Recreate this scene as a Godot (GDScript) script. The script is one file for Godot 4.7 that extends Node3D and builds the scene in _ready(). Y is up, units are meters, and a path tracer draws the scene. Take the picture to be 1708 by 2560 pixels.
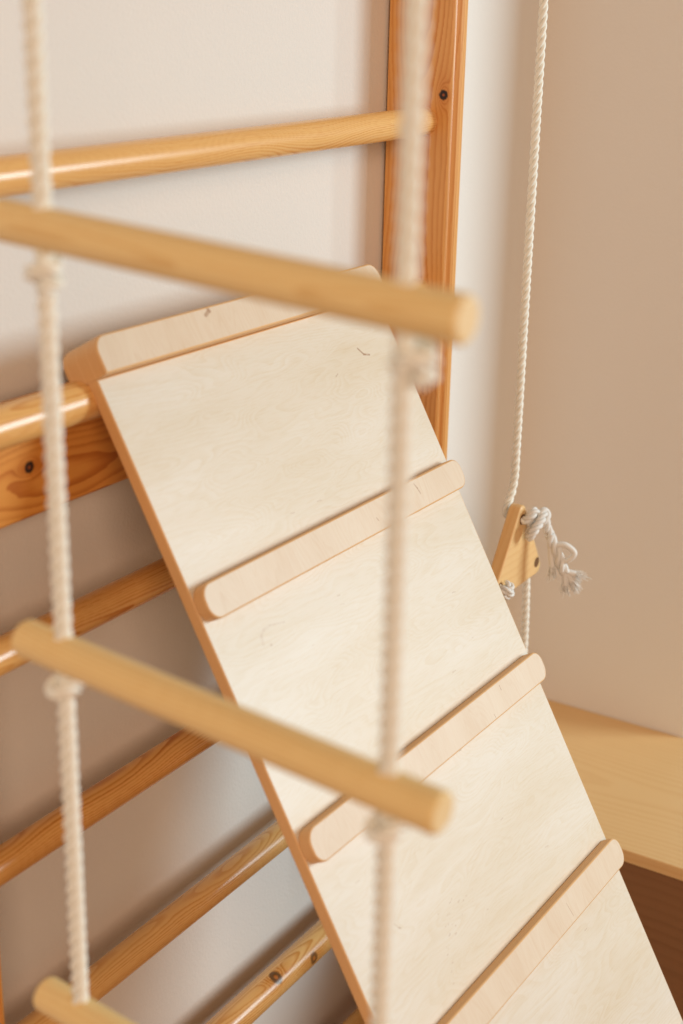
extends Node3D
# A children's climbing corner: wall bars, a cleated plywood ramp hooked on a rung, a rope ladder in front, a rope swing and a bench behind.
# World: x runs along the back wall, y up (floor at 0), z out of the back wall into the room. Metres.

const H := 1.46                       # height of the rung that the measurements were taken from
const WALL_Z := -0.062                # face of the back wall
const WALL_X := 0.48                  # face of the side wall
const PIER_Z := 0.285                # the side wall ends here

var rng := RandomNumberGenerator.new()
var names := {}
var M := {}


# ------------------------------------------------------------------ mesh building
class Shape:
	var v := PackedVector3Array()
	var n := PackedVector3Array()
	var t := PackedVector2Array()
	var i := PackedInt32Array()
	func add(p: Vector3, nn: Vector3, uv: Vector2) -> int:
		v.append(p); n.append(nn); t.append(uv)
		return v.size() - 1
	func tri(a: int, b: int, c: int) -> void:
		var g := (v[b] - v[a]).cross(v[c] - v[a])
		if g.dot(n[a] + n[b] + n[c]) > 0.0:
			i.append_array([a, c, b])
		else:
			i.append_array([a, b, c])
	func quad(a: int, b: int, c: int, d: int) -> void:
		tri(a, b, c); tri(a, c, d)


func mesh_of(shapes: Array) -> ArrayMesh:
	var m := ArrayMesh.new()
	for s: Shape in shapes:
		if s.i.is_empty():
			continue
		var a := []
		a.resize(Mesh.ARRAY_MAX)
		a[Mesh.ARRAY_VERTEX] = s.v; a[Mesh.ARRAY_NORMAL] = s.n; a[Mesh.ARRAY_TEX_UV] = s.t; a[Mesh.ARRAY_INDEX] = s.i
		m.add_surface_from_arrays(Mesh.PRIMITIVE_TRIANGLES, a)
	return m


func rounded(w: float, h: float, r: Array, steps := 8) -> PackedVector2Array:
	# rectangle 0..w by 0..h, corner radii in the order (0,0) (w,0) (w,h) (0,h)
	var out := PackedVector2Array()
	var c := [Vector2(0, 0), Vector2(w, 0), Vector2(w, h), Vector2(0, h)]
	var s := [Vector2(1, 1), Vector2(-1, 1), Vector2(-1, -1), Vector2(1, -1)]
	for k in 4:
		var rr: float = r[k]
		if rr < 0.0035:
			out.append(c[k])
			continue
		var mid: Vector2 = c[k] + s[k] * rr
		var a0 := PI + k * PI / 2.0
		for j in steps + 1:
			var a := a0 + PI / 2.0 * j / steps
			out.append(mid + Vector2(cos(a), sin(a)) * rr)
	return out


func slab(outline: PackedVector2Array, o: Vector3, ax: Vector3, ay: Vector3, an: Vector3, m0: float, m1: float, bevel: float) -> Array:
	# an outline in the plane (ax, ay) given thickness from m0 to m1 along an, edges eased by bevel. Returns [faces, edges].
	var cnt := outline.size()
	var face := Shape.new()
	var edge := Shape.new()
	var sense := 0.0
	for k in cnt:
		sense += outline[k].cross(outline[(k + 1) % cnt])
	var flip := 1.0 if sense > 0.0 else -1.0
	var seg := []       # outward normal of each segment
	var vn := []        # outward normal of each vertex
	var per := [0.0]
	for k in cnt:
		var e := outline[(k + 1) % cnt] - outline[k]
		seg.append(Vector2(e.y, -e.x).normalized() * flip)
		per.append(per[k] + e.length())
	for k in cnt:
		var a: Vector2 = seg[(k + cnt - 1) % cnt]
		var b: Vector2 = seg[k]
		var s := a + b
		vn.append(s / maxf(0.3, s.length_squared() * 0.5))
	var inner := PackedVector2Array()
	for k in cnt:
		inner.append(outline[k] - vn[k] * bevel)
	var at := func(p: Vector2, m: float) -> Vector3: return o + ax * p.x + ay * p.y + an * m
	var tris := Geometry2D.triangulate_polygon(inner)
	for top in [1, 0]:
		var nn: Vector3 = an if top else -an
		var base := face.v.size()
		for k in cnt:
			face.add(at.call(inner[k], m1 if top else m0), nn, inner[k])
		for k in range(0, tris.size(), 3):
			face.tri(base + tris[k], base + tris[k + 1], base + tris[k + 2])
	var ms := [m0, m0 + bevel * 0.3, m0 + bevel, m1 - bevel, m1 - bevel * 0.3, m1]
	var ins := [1.0, 0.3, 0.0, 0.0, 0.3, 1.0]
	var up := [-0.92, -0.7, 0.0, 0.0, 0.7, 0.92]
	for k in cnt:
		var k2 := (k + 1) % cnt
		for row in 5:
			var q := []
			for c in [[k, row, per[k]], [k2, row, per[k + 1]], [k2, row + 1, per[k + 1]], [k, row + 1, per[k]]]:
				var kk: int = c[0]
				var rr: int = c[1]
				var flat: Vector2 = seg[k]
				var soft: Vector2 = vn[kk]
				if flat.dot(soft.normalized()) > 0.8:
					flat = soft.normalized()
				var side := ax * flat.x + ay * flat.y
				var tilt: float = up[rr]
				var nn := (side * sqrt(1.0 - tilt * tilt) + an * tilt).normalized()
				q.append(edge.add(at.call(outline[kk] - vn[kk] * bevel * ins[rr], ms[rr]), nn, Vector2(c[2], ms[rr])))
			edge.quad(q[0], q[1], q[2], q[3])
	return [face, edge]


func box_shape(lo: Vector3, hi: Vector3, bevel := 0.002) -> Shape:
	# an eased box; uv in metres: u along its longest side
	var size := hi - lo
	var axes := [Vector3(1, 0, 0), Vector3(0, 1, 0), Vector3(0, 0, 1)]
	var order := [0, 1, 2]
	order.sort_custom(func(a, b): return size[a] > size[b])
	var ax: Vector3 = axes[order[0]]
	var ay: Vector3 = axes[order[1]]
	var an: Vector3 = axes[order[2]]
	var two := slab(rounded(size[order[0]], size[order[1]], [0, 0, 0, 0], 1), lo, ax, ay, an, 0.0, size[order[2]], bevel)
	return joined(two)


func joined(list: Array) -> Shape:
	var out := Shape.new()
	for s: Shape in list:
		var base := out.v.size()
		out.v.append_array(s.v); out.n.append_array(s.n); out.t.append_array(s.t)
		for k in s.i:
			out.i.append(base + k)
	return out


func dowel(length: float, r: float, chamfer: float, sides := 40) -> Array:
	# round bar along +x from 0 to length; u = metres along, v = 0..1 round; eased ends. Returns [sides, ends].
	var both := [Shape.new(), Shape.new()]
	var xs := [0.0, 0.0, chamfer * 0.35, chamfer, length - chamfer, length - chamfer * 0.35, length, length]
	var rs := [0.0, r - chamfer, r - chamfer * 0.35, r, r, r - chamfer * 0.35, r - chamfer, 0.0]
	var nx := [-1.0, -1.0, -0.7, 0.0, 0.0, 0.7, 1.0, 1.0]
	for k in 7:
		var s: Shape = both[1 if k == 0 or k == 6 else 0]
		var rows := []
		for e in 2:
			var row := []
			for j in sides + 1:
				var a := TAU * j / sides
				var d := Vector3(0, cos(a), sin(a))
				var x: float = xs[k + e]
				var rr: float = rs[k + e]
				var tilt: float = nx[k + e]
				if k == 0 or k == 6:
					tilt = -1.0 if k == 0 else 1.0
				var uv := Vector2(x, float(j) / sides)
				if k == 0 or k == 6:
					uv = Vector2(d.y, d.z) * rr
				row.append(s.add(Vector3(x, 0, 0) + d * rr, (d * sqrt(1.0 - tilt * tilt) + Vector3(tilt, 0, 0)).normalized(), uv))
			rows.append(row)
		for j in sides:
			s.quad(rows[0][j], rows[0][j + 1], rows[1][j + 1], rows[1][j])
	return both


func extruded_post(profile: Array, y0: float, y1: float) -> Shape:
	# profile in (x, z), run up y; u = metres up, v = metres round the profile
	var s := Shape.new()
	var cnt := profile.size()
	var mid := Vector2.ZERO
	for p: Vector2 in profile:
		mid += p / cnt
	var v0 := 0.0
	for k in cnt:
		var a: Vector2 = profile[k]
		var b: Vector2 = profile[(k + 1) % cnt]
		var e := b - a
		var nn := Vector2(e.y, -e.x).normalized()
		if nn.dot((a + b) * 0.5 - mid) < 0.0 and e.length() > 0.012:
			nn = -nn
		elif e.length() <= 0.012:
			var whole := 0.0
			for j in cnt:
				whole += (profile[j] as Vector2).cross(profile[(j + 1) % cnt])
			nn = Vector2(e.y, -e.x).normalized() * (1.0 if whole > 0.0 else -1.0)
		var n3 := Vector3(nn.x, 0, nn.y)
		var v1 := v0 + e.length()
		s.quad(s.add(Vector3(a.x, y0, a.y), n3, Vector2(y0, v0)), s.add(Vector3(b.x, y0, b.y), n3, Vector2(y0, v1)), s.add(Vector3(b.x, y1, b.y), n3, Vector2(y1, v1)), s.add(Vector3(a.x, y1, a.y), n3, Vector2(y1, v0)))
		v0 = v1
	var flat := PackedVector2Array()
	for p: Vector2 in profile:
		flat.append(p)
	var tris := Geometry2D.triangulate_polygon(flat)
	for top in [0, 1]:
		var base := s.v.size()
		for p in flat:
			s.add(Vector3(p.x, y1 if top else y0, p.y), Vector3.UP if top else Vector3.DOWN, p)
		for k in range(0, tris.size(), 3):
			s.tri(base + tris[k], base + tris[k + 1], base + tris[k + 2])
	return s


func resample(points: Array, step: float) -> Array:
	var c := Curve3D.new()
	c.bake_interval = step * 0.5
	for k in points.size():
		var p: Vector3 = points[k]
		var tangent := Vector3.ZERO
		if k > 0 and k < points.size() - 1:
			tangent = (points[k + 1] - points[k - 1]) / 6.0
		c.add_point(p, -tangent, tangent)
	var total := c.get_baked_length()
	var cnt := maxi(2, int(total / step))
	var out := []
	for k in cnt + 1:
		out.append(c.sample_baked(total * k / cnt, true))
	return out


func sweep(s: Shape, pts: Array, r: float, strands: int, pitch: float, phase := 0.0, sides := 8, taper := 0.0) -> void:
	# a laid rope of that many strands (one strand: a plain cord) along the points
	var cnt := pts.size()
	var t0: Vector3 = (pts[1] - pts[0]).normalized()
	var side := t0.cross(Vector3.RIGHT if absf(t0.x) < 0.8 else Vector3.UP).normalized()
	var centre := []
	for k in strands:
		centre.append([])
	var run := 0.0
	var off := 0.0 if strands == 1 else r * 0.55
	var thick := r if strands == 1 else r * 0.47
	for k in cnt:
		var tangent: Vector3 = (pts[mini(k + 1, cnt - 1)] - pts[maxi(k - 1, 0)]).normalized()
		side = (side - tangent * side.dot(tangent)).normalized()
		var other := tangent.cross(side)
		if k > 0:
			run += (pts[k] - pts[k - 1]).length()
		for j in strands:
			var a := TAU * (float(j) / strands + run / pitch) + phase
			centre[j].append(pts[k] + (side * cos(a) + other * sin(a)) * off)
	for j in strands:
		var c: Array = centre[j]
		var d0: Vector3 = (c[1] - c[0]).normalized()
		var sd := d0.cross(Vector3.RIGHT if absf(d0.x) < 0.8 else Vector3.UP).normalized()
		var prev := []
		var length := 0.0
		for k in cnt:
			var tangent: Vector3 = (c[mini(k + 1, cnt - 1)] - c[maxi(k - 1, 0)]).normalized()
			sd = (sd - tangent * sd.dot(tangent)).normalized()
			var ot := tangent.cross(sd)
			if k > 0:
				length += (c[k] - c[k - 1]).length()
			var rr := thick * (1.0 - taper * k / cnt)
			var row := []
			for e in sides + 1:
				var a := TAU * e / sides
				var d := sd * cos(a) + ot * sin(a)
				row.append(s.add(c[k] + d * rr, d, Vector2(length, float(e) / sides)))
			if k > 0:
				for e in sides:
					s.quad(prev[e], prev[e + 1], row[e + 1], row[e])
			if k == 0 or k == cnt - 1:
				var out := -tangent if k == 0 else tangent
				var mid := s.add(c[k] + out * rr * 0.5, out, Vector2(length, 0.5))
				var rim := []
				for e in sides + 1:
					rim.append(s.add(s.v[row[e]], out, Vector2(length, 0.5)))
				for e in sides:
					s.tri(mid, rim[e], rim[e + 1])
			prev = row


func rope(points: Array, r := 0.006, phase := 0.0) -> Shape:
	var s := Shape.new()
	sweep(s, resample(points, 0.0022), r, 3, 0.034, phase)
	return s


func knot_path(at: Vector3, wide: float, high: float, turn: float, tip := 0.0) -> Array:
	# an overhand knot pulled tight: the rope wraps once and a half round itself and tucks its turns under
	var out := []
	var b := Basis(Vector3.UP, turn) * Basis(Vector3.BACK, tip)
	for k in 41:
		var q := k / 40.0
		var a := TAU * 1.55 * q
		var r := wide * 0.5 * (0.55 + 0.45 * sin(PI * clampf(q * 1.15 - 0.05, 0.0, 1.0)))
		out.append(at + b * Vector3(cos(a) * r, high * (0.5 - q) + 0.10 * wide * sin(a * 2.0 + 0.6), sin(a) * r))
	return out


# ------------------------------------------------------------------ textures
func noise(seed_: int, freq: float, octaves := 3) -> FastNoiseLite:
	var f := FastNoiseLite.new()
	f.seed = seed_
	f.noise_type = FastNoiseLite.TYPE_SIMPLEX_SMOOTH
	f.frequency = freq
	f.fractal_octaves = octaves
	return f


func picture(w: int, h: int, data: PackedByteArray) -> ImageTexture:
	return ImageTexture.create_from_image(Image.create_from_data(w, h, false, Image.FORMAT_RGB8, data))


func pine(seed_: int, w: int, h: int, length: float, across: float, round_bar: bool, pith: Vector2, ring: float, light: Color, dark: Color, strength: float, knots := []) -> ImageTexture:
	# pine sawn or turned from a log: growth rings round a pith that wanders, cut by the surface. pith: where it lies, across and below.
	var wander := noise(seed_, 1.0, 2)
	var rough := noise(seed_ + 7, 1.0, 3)
	var data := PackedByteArray()
	data.resize(w * h * 3)
	var at := 0
	for y in h:
		var v := (y + 0.5) / h
		for x in w:
			var u := (x + 0.5) / w * length
			var px: float
			var py: float
			if round_bar:
				px = cos(TAU * v) * across
				py = sin(TAU * v) * across
			else:
				px = v * across
				py = 0.0
			var ax := pith.x + 0.013 * wander.get_noise_2d(u * 2.2, 3.0) + 0.010 * u
			var ay := pith.y + 0.013 * wander.get_noise_2d(u * 2.0, 41.0)
			var knot_dark := 0.0
			var knot_heart := 0.0
			var warm := 0.0
			for k in knots:
				var du: float = (u - k[0]) * 0.6
				var dv: float = (v - k[1]) * TAU * across if round_bar else v * across - k[1]
				var r := sqrt(du * du / 0.36 + dv * dv)
				var kr: float = k[2]
				ay += 0.022 * exp(-(du * du * 4.0 + dv * dv * 5.0) / (kr * kr * 9.0))
				var wob := 1.0 + 0.25 * rough.get_noise_2d(u * 160.0, dv * 400.0)
				knot_dark = maxf(knot_dark, smoothstep(kr * 1.25 * wob, kr * 0.85, r) * (k[3] if k.size() > 3 else 1.0))
				knot_heart = maxf(knot_heart, smoothstep(kr * 0.47, kr * 0.25, r))
				warm = maxf(warm, exp(-(du * du * 0.8 + dv * dv * 3.0) / (kr * kr * 7.0)) * 0.5)
			var d := sqrt((px - ax) * (px - ax) + (py - ay) * (py - ay))
			d += 0.0007 * rough.get_noise_2d(u * 12.0, v * across * 60.0)
			var f := d / ring
			var part := f - floorf(f)
			var late := smoothstep(0.35, 0.92, part) * (1.0 - smoothstep(0.94, 1.0, part))
			late *= 0.65 + 0.6 * wander.get_noise_2d(floorf(f) * 7.3, 9.0)
			var fibre := rough.get_noise_3d(u * 22.0, px * 900.0, py * 900.0 + 5.0)
			var tone := clampf(late * strength + fibre * 0.09 + warm, 0.0, 1.0)
			var c := light.lerp(dark, tone)
			if knot_dark > 0.0:
				var core := Color(0.10, 0.05, 0.025).lerp(Color(0.62, 0.30, 0.10), knot_heart)
				c = c.lerp(core, knot_dark)
			data[at] = int(clampf(c.r, 0, 1) * 255); data[at + 1] = int(clampf(c.g, 0, 1) * 255); data[at + 2] = int(clampf(c.b, 0, 1) * 255)
			at += 3
	return picture(w, h, data)


func birch(seed_: int, w: int, h: int, wide: float, high: float, light: Color, dark: Color, marks := [], upright := false) -> ImageTexture:
	# rotary-cut birch veneer: pale, with a loose cloudy figure and short fine pores running across
	var big := noise(seed_, 1.0, 3)
	var fig := noise(seed_ + 3, 1.0, 2)
	var pore := noise(seed_ + 9, 1.0, 2)
	var rows := []
	for y in h:
		rows.append([])
	for m in marks:    # little pencil-thin mineral streaks and scuffs: [u, s, u, s, half width, strength]
		var lo := int(clampf((minf(m[1], m[3]) - 0.004) / high, 0, 1) * h)
		var hi := int(clampf((maxf(m[1], m[3]) + 0.004) / high, 0, 1) * h)
		for y in range(lo, mini(hi + 1, h)):
			rows[y].append(m)
	var data := PackedByteArray()
	data.resize(w * h * 3)
	var at := 0
	for y in h:
		var s := (y + 0.5) / h * high
		for x in w:
			var u := (x + 0.5) / w * wide
			var gu := s * 1.0 if upright else u     # along the grain
			var gs := u * 1.0 if upright else s
			var cloud := big.get_noise_2d(gu * 2.6, gs * 10.0)
			var lines := fig.get_noise_2d(gu * 1.7 + cloud * 0.5, gs * 9.0 + cloud * 0.25) * 9.0
			var part := lines - floorf(lines)
			var contour := smoothstep(0.2, 0.95, part) * (1.0 - smoothstep(0.95, 1.0, part)) * (0.6 + 0.6 * big.get_noise_2d(gu * 9.0, gs * 40.0 + 50.0))
			var p := pore.get_noise_2d(gu * 28.0, gs * 640.0)
			var tone := 0.24 + cloud * 0.26 + contour * 0.22 + maxf(0.0, p - 0.10) * 0.32
			var c := light.lerp(dark, clampf(tone, 0.0, 1.0))
			for m in rows[y]:
				var a := Vector2(m[0], m[1])
				var b := Vector2(m[2], m[3])
				var q := Vector2(u, s)
				var near := Geometry2D.get_closest_point_to_segment(q, a, b)
				var hit: float = smoothstep(m[4] * 1.6, m[4] * 0.4, q.distance_to(near)) * m[5]
				if hit > 0.0:
					c = c.lerp(Color(0.50, 0.30, 0.16), hit * clampf(0.7 + pore.get_noise_2d(u * 900.0, s * 900.0), 0.0, 1.0))
			data[at] = int(clampf(c.r, 0, 1) * 255); data[at + 1] = int(clampf(c.g, 0, 1) * 255); data[at + 2] = int(clampf(c.b, 0, 1) * 255)
			at += 3
	return picture(w, h, data)


func ply_edge(seed_: int, high: float, layers: int, light: Color, dark: Color) -> ImageTexture:
	# the cut edge of plywood: veneers turned crosswise by turns
	var f := noise(seed_, 1.0, 3)
	var w := 256
	var h := 64
	var data := PackedByteArray()
	data.resize(w * h * 3)
	var at := 0
	for y in h:
		for x in w:
			var v := (y + 0.5) / h * layers
			var ply := int(v) % 2
			var glue := smoothstep(0.12, 0.0, absf(v - roundf(v)))
			var tone := 0.28 + 0.30 * ply + 0.25 * f.get_noise_2d(x * (0.03 if ply == 0 else 0.4), y * 0.9) + 0.25 * glue
			var c := light.lerp(dark, clampf(tone, 0.0, 1.0))
			data[at] = int(c.r * 255); data[at + 1] = int(c.g * 255); data[at + 2] = int(c.b * 255)
			at += 3
	return picture(w, h, data)


func mat(color: Color, rough: float, tex: Texture2D = null, scale := Vector3.ONE, spec := 0.5) -> StandardMaterial3D:
	var m := StandardMaterial3D.new()
	m.albedo_color = color
	m.roughness = rough
	m.metallic_specular = spec
	if tex:
		m.albedo_texture = tex
		m.uv1_scale = scale
	return m


func lin(r: float, g: float, b: float) -> Color:
	return Color(r, g, b).linear_to_srgb()


# ------------------------------------------------------------------ scene graph
func numbered(called: String) -> String:
	names[called] = names.get(called, -1) + 1
	return called if names[called] == 0 else "%s_%03d" % [called, names[called]]


func thing(called: String, label: String, category: String, at: Vector3, group := "") -> Node3D:
	var o := Node3D.new()
	o.name = numbered(called)
	add_child(o)
	o.position = at
	o.set_meta("label", label)
	o.set_meta("category", category)
	if group:
		o.set_meta("group", group)
	return o


func root_of(o: Node3D) -> Vector3:
	var p := Vector3.ZERO
	var n: Node = o
	while n is Node3D and n != self:
		p += n.position
		n = n.get_parent()
	return p


func part(parent: Node3D, called: String, mesh: Mesh, mats: Array, at = null) -> MeshInstance3D:
	# mesh given in world coordinates, or about the point «at»
	var o := MeshInstance3D.new()
	o.name = called
	o.mesh = mesh
	for k in mini(mats.size(), mesh.get_surface_count()):
		o.set_surface_override_material(k, mats[k])
	parent.add_child(o, true)
	o.position = (at if at != null else Vector3.ZERO) - root_of(parent)
	return o


func setting(called: String, mesh: Mesh, m: Material) -> MeshInstance3D:
	var o := MeshInstance3D.new()
	o.name = called
	o.mesh = mesh
	o.set_surface_override_material(0, m)
	o.set_meta("kind", "structure")
	add_child(o)
	return o


# ------------------------------------------------------------------ the scene
func _ready() -> void:
	rng.seed = 20
	view_and_light()
	materials()
	room()
	wall_bars()
	ramp()
	bench()
	swing()
	rope_ladder()


func view_and_light() -> void:
	var cam := Camera3D.new()
	cam.name = "camera"
	add_child(cam)
	var lens := CameraAttributesPhysical.new()
	lens.frustum_focal_length = 34.53
	lens.frustum_focus_distance = 1.78
	lens.frustum_near = 0.05
	lens.frustum_far = 40.0
	lens.exposure_aperture = 2.3
	cam.attributes = lens
	cam.fov = 38.33
	cam.near = 0.05
	cam.far = 40.0
	cam.transform = Transform3D(Basis(Vector3(0.53507, 0.020467, 0.84456), Vector3(0.27627, 0.9405, -0.19782), Vector3(-0.79836, 0.33918, 0.49758)).orthonormalized(), Vector3(-1.7128, 0.1708 + H, 0.9539))
	cam.current = true
	var e := Environment.new()
	e.background_mode = Environment.BG_COLOR
	e.background_color = lin(0.255, 0.205, 0.15)      # the warm, dim rest of the room
	e.background_energy_multiplier = 1.0
	e.tonemap_mode = Environment.TONE_MAPPER_LINEAR
	e.tonemap_exposure = 1.03
	e.sdfgi_enabled = true
	e.ssao_enabled = true
	e.ssil_enabled = true
	var we := WorldEnvironment.new()
	we.name = "surroundings"
	we.environment = e
	add_child(we)
	# daylight from a tall window across the room, off to the right past the short side wall
	var a := AreaLight3D.new()
	a.name = "window_daylight"
	a.area_size = Vector2(1.15, 1.3)
	a.area_normalize_energy = true
	a.light_color = lin(0.79, 0.95, 1.0)
	a.light_energy = 8.6
	a.area_range = 12.0
	a.shadow_enabled = true
	add_child(a)
	a.look_at_from_position(Vector3(1.66, 1.85, 2.9), Vector3(-0.7, 1.2, 0.1))
	# warm fill light added from high on the left, no lamp seen there
	var l := AreaLight3D.new()
	l.name = "added_warm_fill"
	l.area_size = Vector2(2.6, 2.2)
	l.area_normalize_energy = true
	l.light_color = lin(1.0, 0.665, 0.45)
	l.light_energy = 19.0
	l.area_range = 12.0
	l.shadow_enabled = true
	add_child(l)
	l.position = Vector3(-4.9, 3.2, 4.6)
	l.look_at_from_position(l.position, Vector3(-0.3, 1.0, 0.0))


func materials() -> void:
	var light := Color(0.93, 0.75, 0.49)
	var dark := Color(0.75, 0.44, 0.16)
	var deep := Color(0.86, 0.58, 0.26)
	for k in 4:
		var tex := pine(30 + k * 11, 640, 160, 0.88, 0.018, true, Vector2(0.035 + 0.008 * k, 0.01 * k - 0.02), 0.0019 + 0.0003 * k, light.lerp(deep, 0.12 * k), dark.lerp(Color(0.64, 0.32, 0.08), 0.15 * k), 0.55 + 0.07 * k)
		M["rung%d" % k] = mat(Color.WHITE, 0.24, tex, Vector3(1.0 / 0.88, 1, 1))
	var knotty := pine(77, 640, 160, 0.88, 0.018, true, Vector2(0.03, 0.01), 0.003, light, dark, 0.7, [[0.53, 0.08, 0.0085, 0.55], [0.609, 0.22, 0.0075, 0.45]])
	M.rung_knotty = mat(Color.WHITE, 0.24, knotty, Vector3(1.0 / 0.88, 1, 1))
	var post := pine(101, 1100, 290, 1.1, 0.29, false, Vector2(0.045, 0.03), 0.0050, Color(0.89, 0.67, 0.40), Color(0.76, 0.46, 0.19), 0.75, [[0.3967, 0.0827, 0.0056]])
	M.post = mat(Color.WHITE, 0.36, post, Vector3(1.0 / 1.1, 1.0 / 0.29, 1))
	var board := pine(140, 880, 128, 0.88, 0.128, false, Vector2(0.03, 0.05), 0.0045, Color(0.87, 0.60, 0.28), Color(0.68, 0.36, 0.09), 0.8, [[0.132, 0.052, 0.0055]])
	M.board = mat(Color.WHITE, 0.38, board, Vector3(1.0 / 0.88, 1.0 / 0.128, 1))
	for k in 3:
		var tex := pine(200 + k * 13, 360, 96, 0.36, 0.014, true, Vector2(0.03 + 0.01 * k, 0.008 - 0.01 * k), 0.0036, Color(0.94, 0.82, 0.58), Color(0.84, 0.66, 0.39), 0.6)
		M["step%d" % k] = mat(Color.WHITE, 0.42, tex, Vector3(1.0 / 0.36, 1, 1))
	M.end_grain = mat(Color.WHITE, 0.6, pine(333, 96, 96, 0.06, 0.06, false, Vector2(0.02, 0.012), 0.0032, Color(0.95, 0.86, 0.68), Color(0.86, 0.70, 0.46), 0.5), Vector3(1.0 / 0.06, 1.0 / 0.06, 1))
	# plywood
	var pale := Color(0.915, 0.89, 0.85)
	var tan_ := Color(0.84, 0.76, 0.625)
	M.veneer = mat(Color.WHITE, 0.42, birch(5, 560, 1500, 0.515, 1.44, pale, tan_, ramp_marks()), Vector3(1.0 / 0.515, 1.0 / 1.44, 1))
	for k in 4:
		var marks: Array = [
			[[0.178, 0.001, 0.181, 0.006, 0.0015, 0.7], [0.178, 0.006, 0.172, 0.009, 0.002, 0.6]],
			[[0.405, 0.006, 0.408, 0.012, 0.0010, 0.4], [0.408, 0.012, 0.410, 0.019, 0.0010, 0.4], [0.31, 0.021, 0.312, 0.025, 0.0007, 0.4]],
			[[0.405, 0.006, 0.4055, 0.012, 0.0006, 0.6], [0.372, 0.030, 0.373, 0.035, 0.0005, 0.4]],
			[[0.357, 0.012, 0.361, 0.030, 0.0005, 0.4]]][k]
		M["cleat%d" % k] = mat(Color.WHITE, 0.45, birch(61 + k * 5, 760, 60, 0.515, 0.04, Color(0.915, 0.855, 0.775), Color(0.845, 0.735, 0.61), marks, true), Vector3(1.0 / 0.515, 1.0 / 0.04, 1))
	M.edge = mat(Color.WHITE, 0.55, ply_edge(9, 0.015, 9, Color(0.93, 0.775, 0.57), Color(0.85, 0.64, 0.42)), Vector3(2.5, 1.0 / 0.015, 1))
	M.bench = mat(Color.WHITE, 0.4, pine(303, 1200, 300, 1.6, 0.40, false, Vector2(0.16, 0.07), 0.010, Color(0.92, 0.77, 0.55), Color(0.86, 0.67, 0.43), 0.4), Vector3(1.0 / 1.6, 1.0 / 0.40, 1))
	M.chest = mat(Color.WHITE, 0.45, pine(390, 1000, 260, 1.6, 0.44, false, Vector2(0.2, 0.05), 0.016, Color(0.58, 0.43, 0.30), Color(0.49, 0.35, 0.23), 0.45), Vector3(1.0 / 1.6, 1.0 / 0.44, 1))
	for k in 3:
		M["plank%d" % k] = mat(Color.WHITE, 0.38, pine(400 + k, 600, 96, 1.2, 0.19, false, Vector2(0.09 + 0.02 * k, 0.03), 0.006, Color(0.64, 0.43, 0.26), Color(0.52, 0.32, 0.17), 0.8), Vector3(1.0 / 1.2, 1.0 / 0.19, 1))
	# rope: pale polypropylene
	var rp := mat(lin(0.88, 0.89, 0.83), 0.5)
	rp.rim_enabled = true
	rp.rim = 0.15
	M.rope = rp
	var fr := mat(lin(0.90, 0.91, 0.90), 0.6)
	fr.backlight_enabled = true
	fr.backlight = lin(0.3, 0.3, 0.28)
	M.fray = fr
	# paint
	var n := NoiseTexture2D.new()
	n.width = 512; n.height = 512; n.seamless = true
	n.noise = noise(12, 0.08, 4)
	var paint := mat(lin(0.76, 0.745, 0.72), 0.85)
	paint.heightmap_enabled = true
	paint.heightmap_texture = n
	paint.heightmap_scale = 0.03
	paint.uv1_triplanar = true
	paint.uv1_scale = Vector3(4, 4, 4)
	M.paint = paint
	M.white = mat(lin(0.78, 0.78, 0.76), 0.4)


func ramp_marks() -> Array:
	var out := [
		[0.4298, 0.054, 0.437, 0.063, 0.0010, 0.7], [0.437, 0.063, 0.4478, 0.0656, 0.0011, 0.7], [0.366, 0.0765, 0.372, 0.0745, 0.0005, 0.5],
		[0.0713, 0.2969, 0.078, 0.2925, 0.0018, 0.10], [0.078, 0.2925, 0.089, 0.2915, 0.0016, 0.10], [0.089, 0.2915, 0.1124, 0.2960, 0.0008, 0.16], [0.0713, 0.2969, 0.069, 0.305, 0.0022, 0.10], [0.0793, 0.3095, 0.0803, 0.310, 0.0010, 0.45],
		[0.0838, 0.6251, 0.0880, 0.632, 0.0006, 0.3], [0.0880, 0.632, 0.0904, 0.6337, 0.0007, 0.35],
	]
	var r := RandomNumberGenerator.new()
	r.seed = 8
	for k in 22:
		var u := 0.13 + 0.10 * r.randf()
		var s := 0.690 - (u - 0.13) * 0.35 + 0.012 * r.randfn()
		out.append([u, s, u + 0.001 + 0.003 * r.randf(), s - 0.0008 * r.randf(), 0.0005, 0.1 + 0.3 * r.randf()])
	for k in 30:
		var u := 0.02 + 0.47 * r.randf()
		var s := 0.02 + 1.0 * r.randf()
		out.append([u, s, u + 0.002 + 0.006 * r.randf(), s + 0.001 * r.randf(), 0.0005, 0.1 + 0.3 * r.randf()])
	return out


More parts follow.
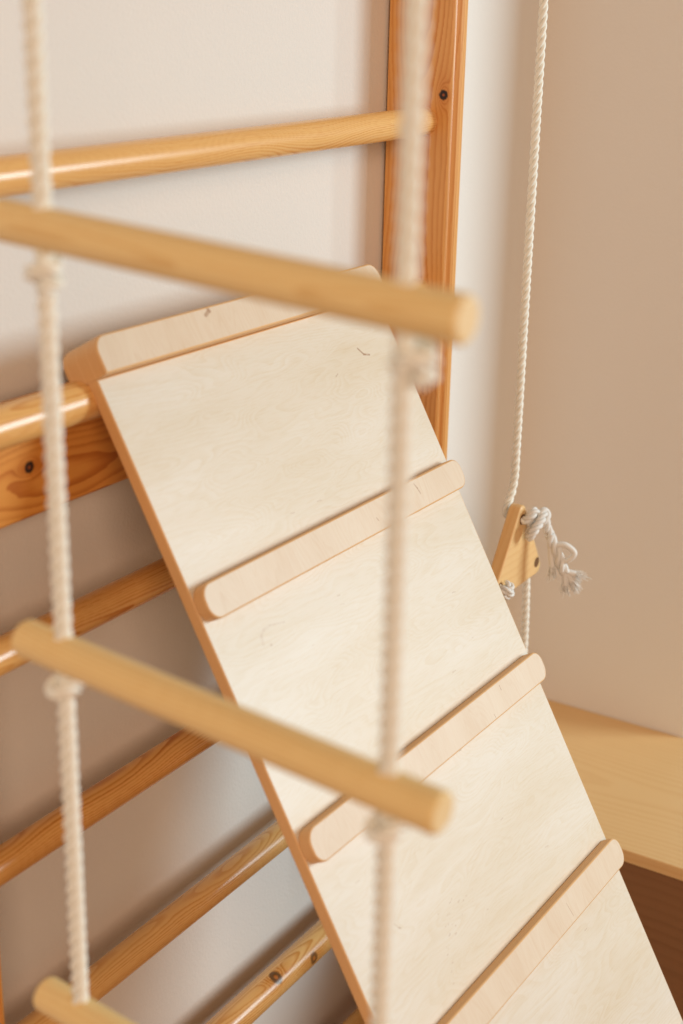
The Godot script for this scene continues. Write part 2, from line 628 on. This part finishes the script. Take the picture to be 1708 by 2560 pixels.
func room() -> void:
	setting("back_wall", mesh_of([box_shape(Vector3(-3.2, -0.1, WALL_Z - 0.12), Vector3(WALL_X + 0.2, 2.7, WALL_Z), 0.0008)]), M.paint)
	# the side wall is a short return, open beyond its end
	setting("side_wall", mesh_of([box_shape(Vector3(WALL_X, -0.05, WALL_Z - 0.06), Vector3(WALL_X + 0.12, 2.7, PIER_Z), 0.004)]), M.paint)
	var fl := Node3D.new()
	fl.name = "floor"
	fl.set_meta("kind", "structure")
	add_child(fl)
	part(fl, "subfloor", mesh_of([box_shape(Vector3(-3.2, -0.1, WALL_Z), Vector3(2.0, -0.0165, 3.4), 0.0005)]), [mat(lin(0.03, 0.02, 0.015), 0.8)])
	var meshes := {}
	var row := 0
	var z := WALL_Z + 0.005
	while z < 3.2:
		var x := -3.15 - 0.4 * (row % 3)
		while x < 1.9:
			var a := maxf(x, -3.15)
			var b := minf(x + 1.2, WALL_X - 0.005 if z < PIER_Z else 1.95)
			if b - a > 0.05:
				var key := snappedf(b - a, 0.001)
				if not meshes.has(key):
					meshes[key] = mesh_of([box_shape(Vector3(0, -0.016, 0), Vector3(b - a - 0.0008, 0, 0.1892), 0.0012)])
				part(fl, "plank", meshes[key], [M["plank%d" % rng.randi_range(0, 2)]], Vector3(a, 0, z))
			x += 1.2
		z += 0.19
		row += 1


func wall_bars() -> void:
	var t := thing("wall_bars", "varnished pine wall bars with round rungs fixed to the pale wall", "wall bars", Vector3(-0.4275, 0, 0))
	# post section, from its wall side round the front, with a small moulding on the front edge
	var prof := [Vector2(0, -0.057), Vector2(0, 0.034), Vector2(0.0018, 0.0362), Vector2(0.0042, 0.0362), Vector2(0.0052, 0.0335), Vector2(0.0100, 0.0350), Vector2(0.0135, 0.0400), Vector2(0.0165, 0.0415), Vector2(0.0255, 0.0415), Vector2(0.0295, 0.0395), Vector2(0.0325, 0.0350), Vector2(0.0325, -0.057)]
	var mirror := []
	for p: Vector2 in prof:
		mirror.append(Vector2(-0.855 - p.x, p.y))
	part(t, "post", mesh_of([extruded_post(prof, 0.0, 2.25)]), [M.post])
	part(t, "post", mesh_of([extruded_post(mirror, 0.0, 2.25)]), [M.post])
	var rung := mesh_of(dowel(0.885, 0.018, 0.002, 48))
	var thick := mesh_of(dowel(0.885, 0.0205, 0.002, 48))
	for k in range(-3, 7):
		var y := H + 0.003 - 0.2245 * k
		var o := part(t, "rung", thick if k == 1 or k == 5 else rung, [M["rung%d" % posmod(k, 4)] if k != 5 else M.rung_knotty, M.end_grain], Vector3(-0.870, y, 0))
		o.rotation.x = 0.9 * k if k < 5 else 0.0
	part(t, "cross_board", mesh_of([box_shape(Vector3(-0.8548, H - 0.331, -0.046), Vector3(-0.0002, H - 0.215, -0.0208), 0.003)]), [M.board])
	for y in [2.05, 0.28]:
		for x in [0.016, -0.871]:
			part(t, "wall_bracket", mesh_of([box_shape(Vector3(x - 0.012, y - 0.03, WALL_Z + 0.0003), Vector3(x + 0.012, y + 0.03, -0.0571), 0.001)]), [M.white])


func ramp() -> void:
	var ax := Vector3(0.99992, 0, 0.01233).normalized()
	var ad := Vector3(-0.0060, -0.8724, 0.4888)
	ad = (ad - ax * ad.dot(ax)).normalized()
	var an := ad.cross(ax).normalized()
	if an.y < 0.0:
		an = -an
	var o := Vector3(-0.670, H - 0.1958, 0.0224)
	var wide := 0.515
	var length := 1.44
	var t := thing("climbing_ramp", "pale birch plywood climbing ramp with raised cleats hooked over a wall bar", "climbing ramp", o + ad * length)
	var panel := slab(rounded(wide, length, [0.001, 0.001, 0.012, 0.012], 5), o, ax, ad, an, -0.0142, 0.0, 0.0018)
	part(t, "panel", mesh_of(panel), [M.veneer, M.edge])
	# the top block that hooks behind the rung
	var hook := slab(rounded(wide, 0.0385, [0.017, 0.017, 0.0025, 0.0025], 8), o - ad * 0.0387, ax, ad, an, -0.0365, 0.0156, 0.0022)
	part(t, "hook_block", mesh_of(hook), [M.cleat0, M.edge])
	var cleat := slab(rounded(wide, 0.0376, [0.0155, 0.0155, 0.0155, 0.0155], 8), Vector3.ZERO, ax, ad, an, 0.0002, 0.0156, 0.0018)
	var cm := mesh_of(cleat)
	var at := [0.2223, 0.4831, 0.7381, 0.996, 1.255]
	for k in 5:
		part(t, "cleat", cm, [M["cleat%d" % [1, 2, 3, 2, 1][k]], M.edge], o + ad * at[k])


func bench() -> void:
	var t := thing("low_chest", "low chest with a light wooden top and a dark brown front along the side wall", "chest", Vector3(0.29, 0, 0.8))
	var y := H - 1.021
	var top := slab(rounded(1.62, 0.380, [0.004, 0.004, 0.004, 0.004], 3), Vector3(0.099, y - 0.02, -0.02), Vector3(0, 0, 1), Vector3(1, 0, 0), Vector3.UP, 0.0, 0.02, 0.002)
	part(t, "top_board", mesh_of([joined(top)]), [M.bench])
	part(t, "front_panel", mesh_of([box_shape(Vector3(0.125, 0.0005, -0.01), Vector3(0.145, y - 0.0203, 1.58), 0.002)]), [M.chest])
	for z in [-0.008, 1.558]:
		part(t, "side_panel", mesh_of([box_shape(Vector3(0.1453, 0.0005, z), Vector3(0.478, y - 0.0203, z + 0.02), 0.002)]), [M.chest])


func swing() -> void:
	var zt := 0.16
	var apex := Vector3(0.030, H - 0.497, zt)
	var t := thing("rope_swing", "triangular plywood spreader hanging on a white swing rope with a frayed tail", "swing", Vector3(apex.x, H - 0.96, zt))
	# triangle plate with rounded corners, dark discs laid on as the three rope holes near its corners
	var corners := [Vector2(0, 0.0), Vector2(0.082, -0.131), Vector2(-0.082, -0.131)]
	var outline := PackedVector2Array()
	for k in 3:
		var p: Vector2 = corners[k]
		var a: Vector2 = ((corners[(k + 2) % 3] as Vector2) - p).normalized()
		var b: Vector2 = ((corners[(k + 1) % 3] as Vector2) - p).normalized()
		var half := acos(a.dot(b)) / 2.0
		var r := 0.011
		var mid := p + (a + b).normalized() * (r / sin(half))
		for j in 9:
			var from := mid - a.orthogonal().normalized() * r
			var d0 := (p + a * (r / tan(half))) - mid
			var d1 := (p + b * (r / tan(half))) - mid
			outline.append(mid + d0.slerp(d1, j / 8.0))
	var plate := slab(outline, apex + Vector3(0, 0.008, 0), Vector3.RIGHT, Vector3.UP, Vector3.BACK, -0.018, 0.0, 0.0025)
	part(t, "spreader_plate", mesh_of([joined(plate)]), [M.bench])
	var hole_shade_disc := mat(lin(0.16, 0.07, 0.02), 0.7)  # flat dark discs on the face, painted for the shade inside rope holes
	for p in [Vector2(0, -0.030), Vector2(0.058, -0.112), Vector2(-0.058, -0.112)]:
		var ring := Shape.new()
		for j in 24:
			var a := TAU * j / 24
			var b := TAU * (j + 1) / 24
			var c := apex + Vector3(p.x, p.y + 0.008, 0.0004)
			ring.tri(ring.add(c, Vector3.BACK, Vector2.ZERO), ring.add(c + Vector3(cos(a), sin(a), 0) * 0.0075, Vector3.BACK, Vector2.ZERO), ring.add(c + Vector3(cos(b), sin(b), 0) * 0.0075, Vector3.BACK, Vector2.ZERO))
		part(t, "hole_shade_disc", mesh_of([ring]), [hole_shade_disc])
	var h := apex + Vector3(0, -0.022, 0)
	part(t, "rope", mesh_of([rope([Vector3(0.0462, 2.6, zt - 0.025), Vector3(0.0475, H, zt - 0.025), Vector3(0.050, H - 0.40, zt - 0.025), Vector3(0.051, H - 0.475, zt - 0.026), h + Vector3(0.006, 0.008, -0.027), h + Vector3(0, 0.0, -0.018), h + Vector3(0, -0.001, 0.006)])]), [M.rope])
	# stopper knot in front of the plate and its tail
	var k1 := Shape.new()
	sweep(k1, resample([h + Vector3(0, -0.001, 0.004), h + Vector3(0.002, 0.008, 0.012), h + Vector3(0.010, 0.012, 0.014), h + Vector3(0.015, 0.002, 0.010), h + Vector3(0.006, -0.012, 0.011), h + Vector3(-0.003, -0.022, 0.013), h + Vector3(-0.006, -0.012, 0.020), h + Vector3(0.006, 0.000, 0.024), h + Vector3(0.022, 0.010, 0.022), h + Vector3(0.030, 0.002, 0.022), h + Vector3(0.027, -0.010, 0.024), h + Vector3(0.034, -0.026, 0.028)], 0.0022), 0.0066, 3, 0.03)
	part(t, "knot", mesh_of([k1]), [M.fray])
	var tail := Shape.new()
	var r := RandomNumberGenerator.new()
	r.seed = 5
	var run := [Vector3(0.034, -0.026, 0.028), Vector3(0.036, -0.043, 0.033), Vector3(0.040, -0.058, 0.041), Vector3(0.042, -0.074, 0.046), Vector3(0.046, -0.089, 0.053)]
	var first: Vector3 = run[0]
	for k in run.size():
		run[k] = h + first * 0.12 + run[k] * 0.88
	sweep(tail, resample(run, 0.0022), 0.0078, 3, 0.046, 0.5)
	var tip: Vector3 = run[4]
	var ends := []
	for d: Vector3 in [Vector3(0.006, -0.002, 0.013), Vector3(0.005, -0.013, 0.010), Vector3(0.0, -0.018, 0.002), Vector3(0.004, -0.010, 0.008)]:
		sweep(tail, resample([tip - d * 0.3, tip + d * 0.4 + Vector3(0, 0.001, 0), tip + d], 0.002), 0.0050, 1, 1.0, 0.0, 8)
		ends.append([tip + d * 0.9, d.normalized()])
	var side := [run[1] + Vector3(0, 0, 0.004), run[1] + Vector3(0.004, 0.002, 0.017), run[2] + Vector3(0.006, 0.004, 0.022), run[2] + Vector3(0.003, -0.008, 0.014), run[3] + Vector3(0.001, 0.006, 0.004)]
	sweep(tail, resample(side, 0.002), 0.0042, 1, 1.0, 0.0, 8)
	var hang := [run[1] + Vector3(0, 0, -0.003), run[1] + Vector3(0.001, -0.016, -0.002), run[1] + Vector3(0.002, -0.034, 0.001)]
	sweep(tail, resample(hang, 0.002), 0.0044, 1, 1.0, 0.0, 8)
	ends.append([hang[2], Vector3(0, -1, 0.1)])
	for q in ends:
		for k in 60:     # fine fibres at each cut end
			var d: Vector3 = (q[1] as Vector3) + Vector3(r.randf_range(-1, 1), r.randf_range(-1, 1), r.randf_range(-1, 1)) * 0.55
			var o: Vector3 = (q[0] as Vector3) + Vector3(r.randf_range(-1, 1), r.randf_range(-1, 1), r.randf_range(-1, 1)) * 0.0036
			var long := r.randf_range(0.006, 0.014)
			sweep(tail, [o, o + d * long * 0.5, o + d * long + Vector3(0, -0.002, 0)], 0.0007, 1, 1.0, 0.0, 5, 0.4)
	part(t, "frayed_tail", mesh_of([tail]), [M.fray])
	# the two lower ropes and the bar they carry, behind the ramp
	for sx in [0.058, -0.058]:
		var c := apex + Vector3(sx, -0.104, 0)
		var low := Vector3(c.x + (0.034 if sx > 0.0 else 0.0), H - 0.93, zt - 0.026)
		part(t, "rope", mesh_of([rope([c + Vector3(0, 0, 0.004 if sx < 0.0 else -0.005), c + Vector3(0, -0.002, -0.019), c + Vector3((low.x - c.x) * 0.8, -0.03, -0.027), low + Vector3(0, 0.2, 0), low + Vector3(0, 0.1, 0), low])]), [M.rope])
		if sx < 0.0:
			part(t, "knot", mesh_of([rope(knot_path(c + Vector3(0.002, -0.002, 0.008), 0.018, 0.012, 0.4))]), [M.fray])
	var bar := dowel(0.15, 0.012, 0.002, 28)
	part(t, "bar", mesh_of(bar), [M.step0, M.end_grain], Vector3(apex.x - 0.060, H - 0.94, zt - 0.026))


func rope_ladder() -> void:
	var left := Vector3(-1.0170, 0, 0.2925)
	var right := Vector3(-1.0346, 0, 0.5686)
	var t := thing("rope_ladder", "rope ladder of round pine steps on two knotted pale ropes", "rope ladder", Vector3(-1.026, 0.3, 0.43))
	var step := mesh_of(dowel(0.357, 0.0140, 0.003, 44))
	var ly := [H - 0.1521 + 0.1708, H - 0.4496 + 0.1708, H - 0.757 + 0.1708]
	var ry := [H - 0.1637 + 0.1708, H - 0.4593 + 0.1708, H - 0.765 + 0.1708]
	for k in 3:
		var a := left + Vector3(0, ly[k], 0)
		var b := right + Vector3(0, ry[k], 0)
		var d := (b - a).normalized()
		var from := a - d * 0.0405
		var o := part(t, "step", step, [M["step%d" % k], M.end_grain], from)
		var side := d.cross(Vector3.UP).normalized()
		o.basis = Basis(d, side.cross(d), side) * Basis(Vector3.RIGHT, 1.3 + k)
	var spec := [[left, ly, 0.0], [right, ry, 1.0]]
	for q in spec:
		var base: Vector3 = q[0]
		var ys: Array = q[1]
		var pts := [base + Vector3(0, 2.6, 0)]
		for y in ys:
			pts.append(base + Vector3(0, y + 0.12, 0))
			pts.append(base + Vector3(0, y, 0))
		pts.append(base + Vector3(0, ys[2] - 0.09, 0))
		var rp := part(t, "rope", mesh_of([rope(pts, 0.0067, q[2])]), [M.rope])
		for k in 3:
			var at := base + Vector3(0, ys[k] - 0.0142 - 0.0105, 0)
			var wide := 0.0185
			var high := 0.0085
			if q[2] > 0.5 and k == 0:
				at += Vector3(0.004, -0.006, 0.006)
				wide = 0.021
				high = 0.016
			elif q[2] < 0.5 and k == 0:
				at += Vector3(0, -0.004, 0)
				high = 0.016
			part(rp, "knot", mesh_of([rope(knot_path(at, wide, high, 0.6 + k * 1.1), 0.0056)]), [M.rope])
